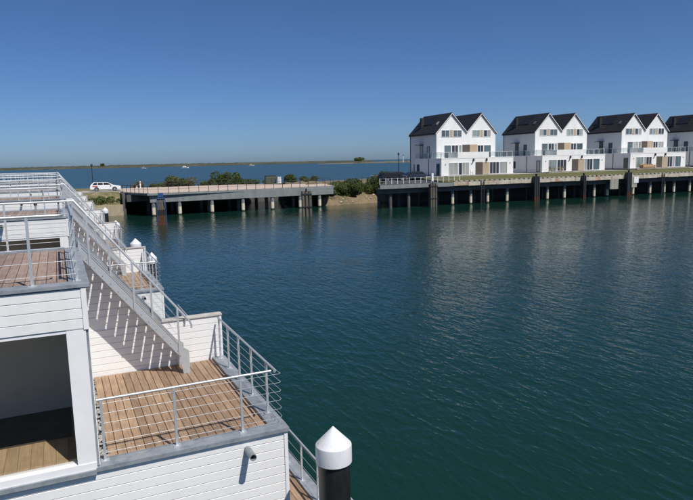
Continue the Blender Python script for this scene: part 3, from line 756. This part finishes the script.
def make_duplex():
    root = empty('duplex_house')
    YM = 3.5; XA, XB = 1.0, 13.8; D = 13.8; EV, AP = 7.85, 11.25; xm = (XA + XB) / 2
    # walls
    q = MB()
    a1, a2 = (XA + xm) / 2, (xm + XB) / 2
    q.prism([(XA, 0), (XB, 0), (XB, EV), (a2, AP - .12), (xm, EV), (a1, AP - .12), (XA, EV)], 1, YM, D); q.build('wall', 'render', root)
    q = MB(); q.box(0, 15.35, 0, YM - .002, 0, 3.05); q.box(0, XA - .002, YM, 10, 0, 3.05); q.box(XB + .002, 15.35, YM, 9, 0, 3.05); q.build('extension', 'render', root)
    q = MB(); q.box(-.03, 15.38, -.03, .25, 3.052, 3.2); q.box(-.03, .2, .252, 10, 3.052, 3.2); q.box(15.15, 15.38, .252, 9, 3.052, 3.2); q.build('terrace_edge', 'frame', root)
    q = MB(); q.box(3.35, 9.95, -.035, .26, 3.203, 4.2); q.box(3.35, 3.55, .262, YM, 3.06, 4.1); q.box(9.75, 9.95, .262, YM, 3.06, 4.1); q.build('parapet', 'render', root)
    # roofs: folded slabs with overhang
    t = .16; ov = .28; k = (AP - EV) / ((xm - XA) / 2)
    for (c, l, r, lo, ro) in ((a1, XA, xm, 1, 0), (a2, xm, XB, 0, 1)):
        zl = EV - (ov * k if lo else 0); zr = EV - (ov * k if ro else 0); xl = l - (ov if lo else 0); xr = r + (ov if ro else 0)
        q = MB(); q.prism([(xl, zl), (c, AP), (xr, zr), (xr, zr + t * 1.4), (c, AP + t * 1.4), (xl, zl + t * 1.4)], 1, YM - .22, D + .2)
        ro_ = q.build('roof', 'roof', root)
        q = MB(); w = .2
        q.prism([(xl, zl - .04), (c, AP - .04), (xr, zr - .04), (xr, zr + t * .7), (c, AP + t * .7), (xl, zl + t * .7)], 1, YM - .26, YM - .222); q.build('barge_board', 'frame', ro_)
        # courses of tiles as thin battens on the slopes
        for s_, x0, z0 in ((-1, xl, zl), (1, xr, zr)):
            q = MB(); m_ = 14
            for i in range(m_):
                f0, f1 = i / m_, (i + 1) / m_
                xa, za = x0 + (c - x0) * f0, z0 + (AP - z0) * f0 + t * 1.4; xb, zb = x0 + (c - x0) * f1, z0 + (AP - z0) * f1 + t * 1.4
                q.prism([(xa, za + .002), (xb, zb + .002), (xa, za + .05)], 1, YM - .2, D + .18)
            tag(q.build('tile_courses', 'roof', ro_), kind='stuff')
    lroof = [o for o in root.children if o.name.startswith('roof')][0]
    def slopebox(name, mat, y0, y1, f0, f1, th, par):
        xl = XA - ov; zl = EV - ov * k + t * 1.4
        A = (xl + (a1 - xl) * f0, zl + (AP + t * 1.4 - zl) * f0); B = (xl + (a1 - xl) * f1, zl + (AP + t * 1.4 - zl) * f1)
        nx, nzv = -k / math.hypot(1, k), 1 / math.hypot(1, k)
        q = MB(); q.prism([(A[0] + nx * .06, A[1] + nzv * .06), (B[0] + nx * .06, B[1] + nzv * .06), (B[0] + nx * (.06 + th), B[1] + nzv * (.06 + th)), (A[0] + nx * (.06 + th), A[1] + nzv * (.06 + th))], 1, y0, y1); return q.build(name, mat, par)
    for y in (7.2, 8.9): slopebox('solar_panel', 'solar', y, y + 1.62, .45, .88, .06, lroof)
    slopebox('solar_panel', 'solar', 11.6, 13.2, .45, .88, .06, lroof)
    slopebox('roof_window', 'paneblue', 5.2, 5.7, .42, .56, .08, lroof)
    ch = MB(); ch.box(1.75, 2.35, 10.6, 11.2, 8.4, 10.95); ch.build('chimney', 'roof', lroof)
    # gutters and downpipes
    q = MB(); q.tube([(XA - ov - .02, YM, EV - .3), (XA - ov - .02, D, EV - .3)], .07, 8); q.build('gutter', 'darksteel', root)
    q = MB(); q.tube([(XA - .08, D - .1, 0), (XA - .08, D - .1, EV - .3)], .05, 8); q.build('downpipe', 'darksteel', root)
    q = MB(); q.tube([(-.07, 4.6, 0), (-.07, 4.6, 3.1)], .05, 8); q.build('downpipe', 'darksteel', root)
    # attic windows
    for (x0, x1, pm) in ((2.0, 3.75, 'paneblue'), (4.5, 6.35, 'paneblue'), (8.6, 10.3, 'panepale'), (11.1, 12.7, 'pane')): window(root, x0, x1, 7.0, 8.3, YM, pm, 2)
    for (x0, x1) in ((3.85, 4.4), (10.4, 10.95)): bx('tan_panel', 'tan', root, x0, x1, YM - .04, YM, 7.0, 8.3)
    # first floor
    window(root, 2.6, 4.1, 3.1, 5.55, YM, 'paneblue', 1); window(root, 4.15, 5.6, 3.1, 5.55, YM, 'pane', 2); window(root, 5.65, 6.35, 3.1, 5.55, YM, 'panepale', 1)
    bx('brown_panel', 'brown', root, 6.5, 8.1, YM - .05, YM, 3.1, 5.6); bx('tan_panel', 'tan', root, 8.1, 9.7, YM - .06, YM, 3.1, 5.6)
    window(root, 9.75, 11.1, 3.1, 5.5, YM, 'pane', 2); window(root, 11.15, 12.8, 3.1, 5.5, YM, 'paneblue', 1)
    # ground floor
    window(root, 1.5, 3.45, .1, 2.35, 0, 'panepale', 1); window(root, 3.5, 5.75, .1, 2.35, 0, 'pane', 3)
    bx('brown_panel', 'brown', root, 7.1, 8.6, -.05, 0, .1, 2.35); bx('tan_panel', 'tan', root, 8.6, 10.0, -.07, 0, .1, 2.35)
    window(root, 10.1, 12.2, .1, 2.35, 0, 'pane', 3); window(root, 12.3, 14.0, .1, 2.35, 0, 'paneblue', 1)
    for x in (6.6, 9.4): q = MB(); q.box(x - .09, x + .09, -.3, -.04, 2.5, 3.0); q.build('wall_lamp', 'darksteel', root)
    for x in (.8, 6.2, 14.6): q = MB(); q.box(x - .05, x + .05, -.08, 0, 1.95, 2.15); q.build('spot_lamp', 'darksteel', root)
    # side openings
    side_window(root, XA, 6.0, 7.0, 3.2, 5.4); side_window(root, XA, 8.6, 9.7, 3.2, 5.7, 'pane')
    q = MB(); q.box(.1, XA - .002, 8.3, 10.2, 5.72, 5.82); q.build('canopy', 'darksteel', root)
    side_window(root, 0, .6, 1.7, .1, 2.2); side_window(root, 0, 8.2, 9.2, .7, 2.1)
    side_window(root, XA, 11.4, 12.3, .1, 2.1)
    glass_rail(root, (.1, .35), (.1, 9.8), 3.2); glass_rail(root, (.1, .11), (3.3, .11), 3.2)
    glass_rail(root, (10.0, .11), (15.25, .11), 3.2); glass_rail(root, (15.26, .35), (15.26, 8.8), 3.2)
    bx('doorstep', 'conc', root, .3, 15, -1.6, -.04, -.2, .06)
    return root
dup = make_duplex()
dl = ['white twin-gabled duplex house at the quay corner behind the picket fence', 'white twin-gabled duplex house with table and chairs out on its terrace',
      'white twin-gabled duplex house with brown wicker sofa before its window', 'white twin-gabled duplex house beyond the one with wicker sofa']
for i in range(4):
    o = dup if i == 0 else copy_tree(dup)
    o.location = Q(7.77 + 22.0 * i, 10, 4.4 + .09 * i); o.rotation_euler = (0, 0, ANG); tag(o, dl[i], 'house', 'duplex houses on the quay')

# terrace furniture
def chair(loc, rz, mat, label, w=.6):
    e = empty('garden_chair', loc, rz); tag(e, label, 'chair', 'garden chairs on the terraces')
    for x in (-.25, .25):
        for y in (-.25, .25): q = MB(); q.box(x * w / .6 - .025, x * w / .6 + .025, y - .025, y + .025, 0, .44 if y < 0 else .95); q.build('leg', mat, e)
    q = MB(); q.bbox(-w / 2, w / 2, -.29, .29, .44, .52, .02); q.build('seat', mat, e)
    q = MB(); q.box(-w / 2, w / 2, .25, .31, .55, 1.0); q.build('backrest', mat, e)
    for x in (-w / 2, w / 2): q = MB(); q.box(x - .03, x + .03, -.28, .28, .66, .71); q.build('armrest', mat, e)
def gtable(loc, rz, label, mat='wicker', l=1.6):
    e = empty('garden_table', loc, rz); tag(e, label, 'table')
    q = MB(); q.bbox(-l / 2, l / 2, -.45, .45, .70, .75, .01); q.build('table_top', mat, e)
    for x in (-1, 1):
        for y in (-1, 1): q = MB(); q.box(x * (l / 2 - .1) - .03, x * (l / 2 - .1) + .03, y * .38 - .03, y * .38 + .03, 0, .70); q.build('leg', mat, e)
zf = 4.46
chair(Q(13.6, 8.9, zf), ANG + .5, 'frame', 'white garden chair outside the window of the corner duplex', .75)
gtable(Q(32.2, 8.9, zf + .08), ANG, 'dark wicker table on the terrace of the second duplex')
chair(Q(31.0, 8.9, zf + .08), ANG + 1.4, 'wicker', 'brown wicker chair at the left end of the terrace table')
chair(Q(33.5, 8.9, zf + .08), ANG - 1.4, 'cushion', 'pale chair between wicker table and window doors')
sf = empty('wicker_sofa', Q(55.2, 8.8, zf + .15), ANG); tag(sf, 'brown wicker garden sofa with tan cushions on the terrace', 'sofa')
q = MB(); q.bbox(-1.7, 1.7, -.45, .45, 0, .38, .03); q.build('base', 'wicker', sf)
q = MB(); q.bbox(-1.7, 1.7, .33, .5, .381, .85, .03); q.build('backrest', 'wicker', sf)
for x in (-1.62, 1.62): q = MB(); q.bbox(x - .1, x + .1, -.45, .32, .381, .65, .02); q.build('armrest', 'wicker', sf)
for k in range(4): q = MB(); q.bbox(-1.48 + k * .745, -1.48 + k * .745 + .72, -.43, .3, .383, .53, .05); q.build('cushion', 'cushion', sf)
gtable(Q(72.3, 8.9, zf + .2), ANG, 'small table on the terrace right of the wicker sofa', 'wicker', 1.2)

# ------------------------------------------------------------------ cars
def make_car(name, loc, rz, paint, label, decal=False):
    e = empty(name, loc, rz); tag(e, label, 'car')
    hw = .88
    def wheelarc(cx, r=.38, n=7): return [(cx + r * math.cos(math.pi * (1 - i / (n - 1))), .30 + r * math.sin(math.pi * (1 - i / (n - 1)))) for i in range(n)]
    low = [(-2.32, .32)] + [(x, max(.2, z)) for x, z in wheelarc(-1.38)] + [(x, max(.2, z)) for x, z in wheelarc(1.38)] + [(2.28, .25), (2.36, .5), (2.26, .74), (1.25, .95), (-2.28, .99), (-2.36, .62)]
    q = MB(); q.prism(low, 1, -hw, hw); body = q.build('body', paint, e)
    md = body.modifiers.new('bevel', 'BEVEL'); md.width = .05; md.segments = 2; md.limit_method = 'ANGLE'; md.angle_limit = R(50)
    # greenhouse: tapered
    bt = [(1.28, .94), (.35, 1.42), (-1.75, 1.46), (-2.27, .98)]
    q = MB(); wt = .66
    q.add([(x, -hw + .04 if z < 1.1 else -wt, z) for x, z in bt] + [(x, hw - .04 if z < 1.1 else wt, z) for x, z in bt], [(0, 1, 2, 3), (7, 6, 5, 4), (0, 4, 5, 1), (1, 5, 6, 2), (2, 6, 7, 3)])
    q.build('cabin', paint, e)
    for s in (-1, 1):
        for (xa, xb, xc, xd) in ((.95, .33, -.28, -.28), (-.36, -.36, -1.12, -1.12), (-1.2, -1.2, -1.68, -2.02)):
            def yy(z): t_ = (z - .96) / (1.44 - .96); return s * ((hw - .04) * (1 - t_) + wt * t_ + .012)
            q = MB(); q.add([(xa, yy(1.02), 1.02), (xb, yy(1.37), 1.37), (xc, yy(1.38), 1.38), (xd, yy(1.02), 1.02)], [(0, 1, 2, 3)]); q.build('side_window', 'carglass', e)
    q = MB(); q.add([(1.19, -.72, 1.0), (.43, -.58, 1.39), (.43, .58, 1.39), (1.19, .72, 1.0)], [(0, 1, 2, 3)]); q.v = [(x + .02, y, z + .02) for x, y, z in q.v]; q.build('windscreen', 'carglass', e)
    q = MB(); q.add([(-2.2, -.7, 1.06), (-1.86, -.58, 1.38), (-1.86, .58, 1.38), (-2.2, .7, 1.06)], [(0, 1, 2, 3)]); q.v = [(x - .03, y, z + .02) for x, y, z in q.v]; q.build('rear_window', 'carglass', e)
    for x in (-1.38, 1.38):
        for s in (-1, 1):
            w = empty('wheel'); w.parent = e
            q = MB(); q.tube([(x, s * .66, .32), (x, s * .87, .32)], .32, 20); q.build('tyre', 'tyre', w)
            q = MB(); q.tube([(x, s * .80, .32), (x, s * .885, .32)], .2, 12); q.build('rim', 'rim', w)
    for s in (-1, 1):
        q = MB(); q.box(2.15, 2.33, s * .62 - .18, s * .62 + .18, .62, .76); q.build('headlight', 'lens', e)
        q = MB(); q.box(-2.38, -2.2, s * .74 - .1, s * .74 + .1, .7, 1.05); q.build('tail_light', 'lampred', e)
        q = MB(); q.bbox(.75, .95, s * .98 - .1, s * .98 + .1, 1.0, 1.13, .02); q.build('mirror', paint, e)
        q = MB(); q.box(-1.5, .2, s * .6 - .02, s * .6 + .02, 1.47, 1.51); q.build('roof_bar', 'darksteel', e)
        if decal: q = MB(); q.box(-1.95, -1.15, s * .885 - .006, s * .885 + .006, .74, .9); q.build('red_decal', 'red', e)
    return e
p = onz(105.6, 189.4, ZB + .07); p = ony(105.6, 189.4, 109.0)
make_car('estate_car', (p.x, 109.0, ZB + .06), R(-3), 'carwhite', 'white estate car with red mark parked on the road before the bridge', True)
for i, (u, v, a, pt, lb) in enumerate(((-2.6, 8.6, 5, 'carblack', 'black parked car half hidden by the bush at the quay corner'), (1.6, 9.6, 178, 'carblue', 'dark blue parked car behind the picket fence'), (1.0, 13.6, 0, 'carblack', 'black parked car close to the duplex side wall'))):
    make_car('parked_car', Q(u, v, 3.93), ANG + R(a), pt, lb)

# ------------------------------------------------------------------ lamps, signs, cabinets
def lamp(loc, h, label):
    e = empty('street_lamp', loc); tag(e, label, 'lamp post')
    q = MB(); q.tube([(0, 0, 0), (0, 0, h)], [.09, .06], 8); q.build('pole', 'darksteel', e)
    q = MB(); q.lathe([(.1, h), (.16, h + .1), (.16, h + .35), (.05, h + .45)], 0, 0, 12); q.build('lamp_head', 'darksteel', e)
p = ony(94.6, 187, 108); lamp((p.x, 112.0 * 1, ZB), 4.1, 'thin dark lamp post beside the white estate car')
p = Q(-.2, 11); lamp((p.x, p.y, 3.9), 4.4, 'dark lamp post rising behind the cars parked at the quay')
d = ray(403.2, 160); d = Vector((d.x, d.y, 0)).normalized() * 1250
e = empty('beacon_tower', (d.x, d.y, 2)); tag(e, 'slim white beacon tower far out on the sandy spit', 'beacon')
q = MB(); q.lathe([(.8, -1), (.5, 11), (.5, 12.5)], 0, 0, 10); q.build('tower', 'plate', e); q = MB(); q.lathe([(.9, 12.5), (.9, 13), (.7, 14.2), (.1, 14.8)], 0, 0, 10); q.build('lantern', 'darksteel', e)
def cabinet(x, Y, w, h, mat, label):
    p = ony(x, 181, Y); e = empty('utility_cabinet', (p.x, Y, 3.3)); tag(e, label, 'cabinet')
    q = MB(); q.bbox(-w / 2, w / 2, -.3, .3, 0, h, .03); q.build('body', mat, e)
    q = MB(); q.box(-w / 2 - .05, w / 2 + .05, -.35, .35, h + .002, h + .07); q.build('lid', 'darksteel' if mat == 'cab' else 'plate', e)
    q = MB(); q.box(-w / 2 + .08, -.01, -.325, -.302, .1, h - .1); q.box(.01, w / 2 - .08, -.325, -.302, .1, h - .1); q.build('door', mat, e)
cabinet(270.5, 121.5, 2.2, 1.55, 'cab', 'dark green utility cabinet behind the bridge next to the white box')
cabinet(279, 120.5, .75, 1.25, 'plate', 'white box beside the dark green utility cabinet')
p = ony(140.4, 187, 121); e = empty('marker_post', (p.x, 121, 3.3)); tag(e, 'white marker post standing behind the bridge railing', 'post')
q = MB(); q.box(-.1, .1, -.1, .1, 0, 1.35); q.build('post', 'plate', e); q = MB(); q.box(-.12, .12, -.11, .11, 1.0, 1.15); q.build('band', 'darksteel', e)
p = ony(136.8, 187, 121); e = empty('marker_post', (p.x, 121, 3.3)); tag(e, 'short white marker stub left of the tall marker post', 'post')
q = MB(); q.box(-.1, .1, -.1, .1, 0, .6); q.build('post', 'plate', e); q = MB(); q.box(-.11, .11, -.11, .11, .42, .5); q.build('band', 'darksteel', e)

# ------------------------------------------------------------------ bushes
def bpx(x, Y, z, *a, **k): p = ony(x, 185, Y); return bush((p.x, Y, z), *a, **k)
bpx(140, 123, 3.1, 1.3, 1.2, 1.6, 11, 'thin dry shrub around the white marker post', 'leafdry', 900, .15)
bpx(160, 124, 3.1, 1.6, 1.4, 1.0, 12, 'low green bush at the left end of the hedge behind the bridge')
bpx(173, 124, 3.1, 2.4, 1.6, 1.9, 13, 'green and tan bush behind the bridge railing', 'leaf', 6500)
bpx(186, 124, 3.1, 2.8, 1.6, 1.6, 14, 'dry tan bush behind the bridge railing', 'leafdry', 5000)
bpx(209, 124, 3.1, 1.8, 1.4, 1.4, 15, 'low bush left of the tallest dark bush behind the bridge')
bpx(225, 124, 3.1, 2.1, 1.6, 2.4, 16, 'tallest dark green bush behind the bridge', 'leafdark', 7500)
bpx(235, 124, 3.1, 1.9, 1.6, 1.9, 17, 'dark rounded bush right of the tallest one behind the bridge', 'leafdark')
bpx(250, 124, 3.1, 3.0, 1.3, 1.0, 18, 'long low hedge bush left of the green cabinet')
bpx(290, 122, 3.1, 1.7, 1.3, 1.6, 19, 'small dark bush right of the white box', 'leafdark')
bpx(305, 122, 3.1, 1.8, 1.3, 1.3, 20, 'low bush behind the right end of the bridge')
for i, (x, Y, z, rx, rz) in enumerate(((327, 100.8, 1.4, 1.8, 1.5), (337, 101.2, 1.5, 2.4, 2.0), (347, 101.0, 1.4, 2.6, 2.2), (358, 102.2, 1.9, 2.8, 2.0), (369, 102.2, 1.7, 2.8, 2.2), (379, 102.0, 1.6, 2.6, 3.4), (345, 105, 2.9, 3.4, 1.2), (385, 104, 2.5, 1.6, 2.2))):
    bpx(x, Y, z, rx, 2.0, rz, 40 + i, ['small green bush touching the bridge end', 'rounded green bush above the sandy shore by the bridge', 'spreading green bush low on the sandy shore', 'broad bush in the middle of the sandy bank',
        'dense green bush left of the tallest shore bush', 'tallest shore bush beside the quay', 'bush at the back of the sandy bank by the railing', 'narrow bush pressed against the quay end'][i], 'leafdark' if i in (5, 7) else 'leaf', 11000, .115, group='bushes on the sandy bank')
for i, (x, Y) in enumerate(((96, 104.0), (104, 103.6))): bpx(x, Y, 1.9, 1.8, 1.2, .9, 60 + i, ['low grassy bush on the earth bank below the lamp post', 'low grassy bush on the earth bank below the estate car'][i], 'leaf', 1500, .13, group='low bushes on the earth bank')
# stones on the shore
g = random.Random(9)
for i in range(22):
    x = g.uniform(42, 56); y = 97.9 + max(0, (x - 44) * .10) + g.uniform(.1, 3.2); s = g.uniform(.12, .34)
    q = MB(); q.lathe([(s * .6, -s * .4), (s, -.05), (s * .8, s * .35), (s * .3, s * .55)], 0, 0, 7, False)
    q.v = [(a * g.uniform(.8, 1.2), b_ * g.uniform(.8, 1.2), c * g.uniform(.85, 1.1)) for a, b_, c in q.v]
    o = q.build('shore_stone', 'abut', None, (x, y, hr(x, y) + .02)); o.rotation_euler = (0, 0, g.uniform(0, 6)); tag(o, 'small tan boulder lying on the sandy shore below the bushes', 'stone', 'boulders on the sandy shore')

# ------------------------------------------------------------------ boats
def boat(x, y, L, sail, label):
    p = onz(x, y, 0); e = empty('sailboat' if sail else 'motor_yacht', (p.x, p.y, 0), R(-25)); tag(e, label, 'boat', 'boats out on the bay')
    vs = []; fs = []; n = 9
    for i in range(n):
        t = i / (n - 1); w = L * .15 * math.sin(math.pi * min(1, .25 + .75 * (1 - t)) * .98) ** .6 if t < 1 else .02; xx = (t - .5) * L; sh = L * (.085 + .04 * t)
        vs += [(xx, -w, sh), (xx, -w * .7, -.2), (xx, w * .7, -.2), (xx, w, sh)]
        if i: a = (i - 1) * 4; fs += [(a + j, a + 4 + j, a + 4 + (j + 1) % 4, a + (j + 1) % 4) for j in range(4)]
    fs += [(0, 1, 2, 3), tuple(4 * n - 4 + j for j in (3, 2, 1, 0))]
    q = MB(); q.add(vs, fs); q.build('hull', 'boat', e)
    q = MB(); h0 = L * .1; q.prism([(-L * .3, h0), (L * .2, h0), (L * .08, h0 + L * (.06 if sail else .16)), (-L * .27, h0 + L * (.06 if sail else .17))], 1, -L * .08, L * .08); c = q.build('cabin', 'boat', e)
    q = MB(); q.box(-L * .22, L * .05, -L * .083, L * .083, h0 + L * .025, h0 + L * .045); q.build('cabin_window', 'carglass', c)
    q = MB(); q.tube([(0, 0, h0), (0, 0, L * (1.15 if sail else .5))], .09, 6); q.build('mast', 'plate', e)
    if sail: q = MB(); q.tube([(0, 0, h0 + L * .12), (-L * .38, 0, h0 + L * .13)], .12, 6); q.build('boom', 'plate', e)
boat(143.8, 168.5, 11, True, 'small white sailing boat out on the bay above the bridge left end')
boat(185, 168.0, 15, False, 'longer white motor yacht out on the bay')
boat(251.5, 165.6, 14, True, 'tiny white boat far out, left of the lone tree clump')
print('objects', len(bpy.data.objects))
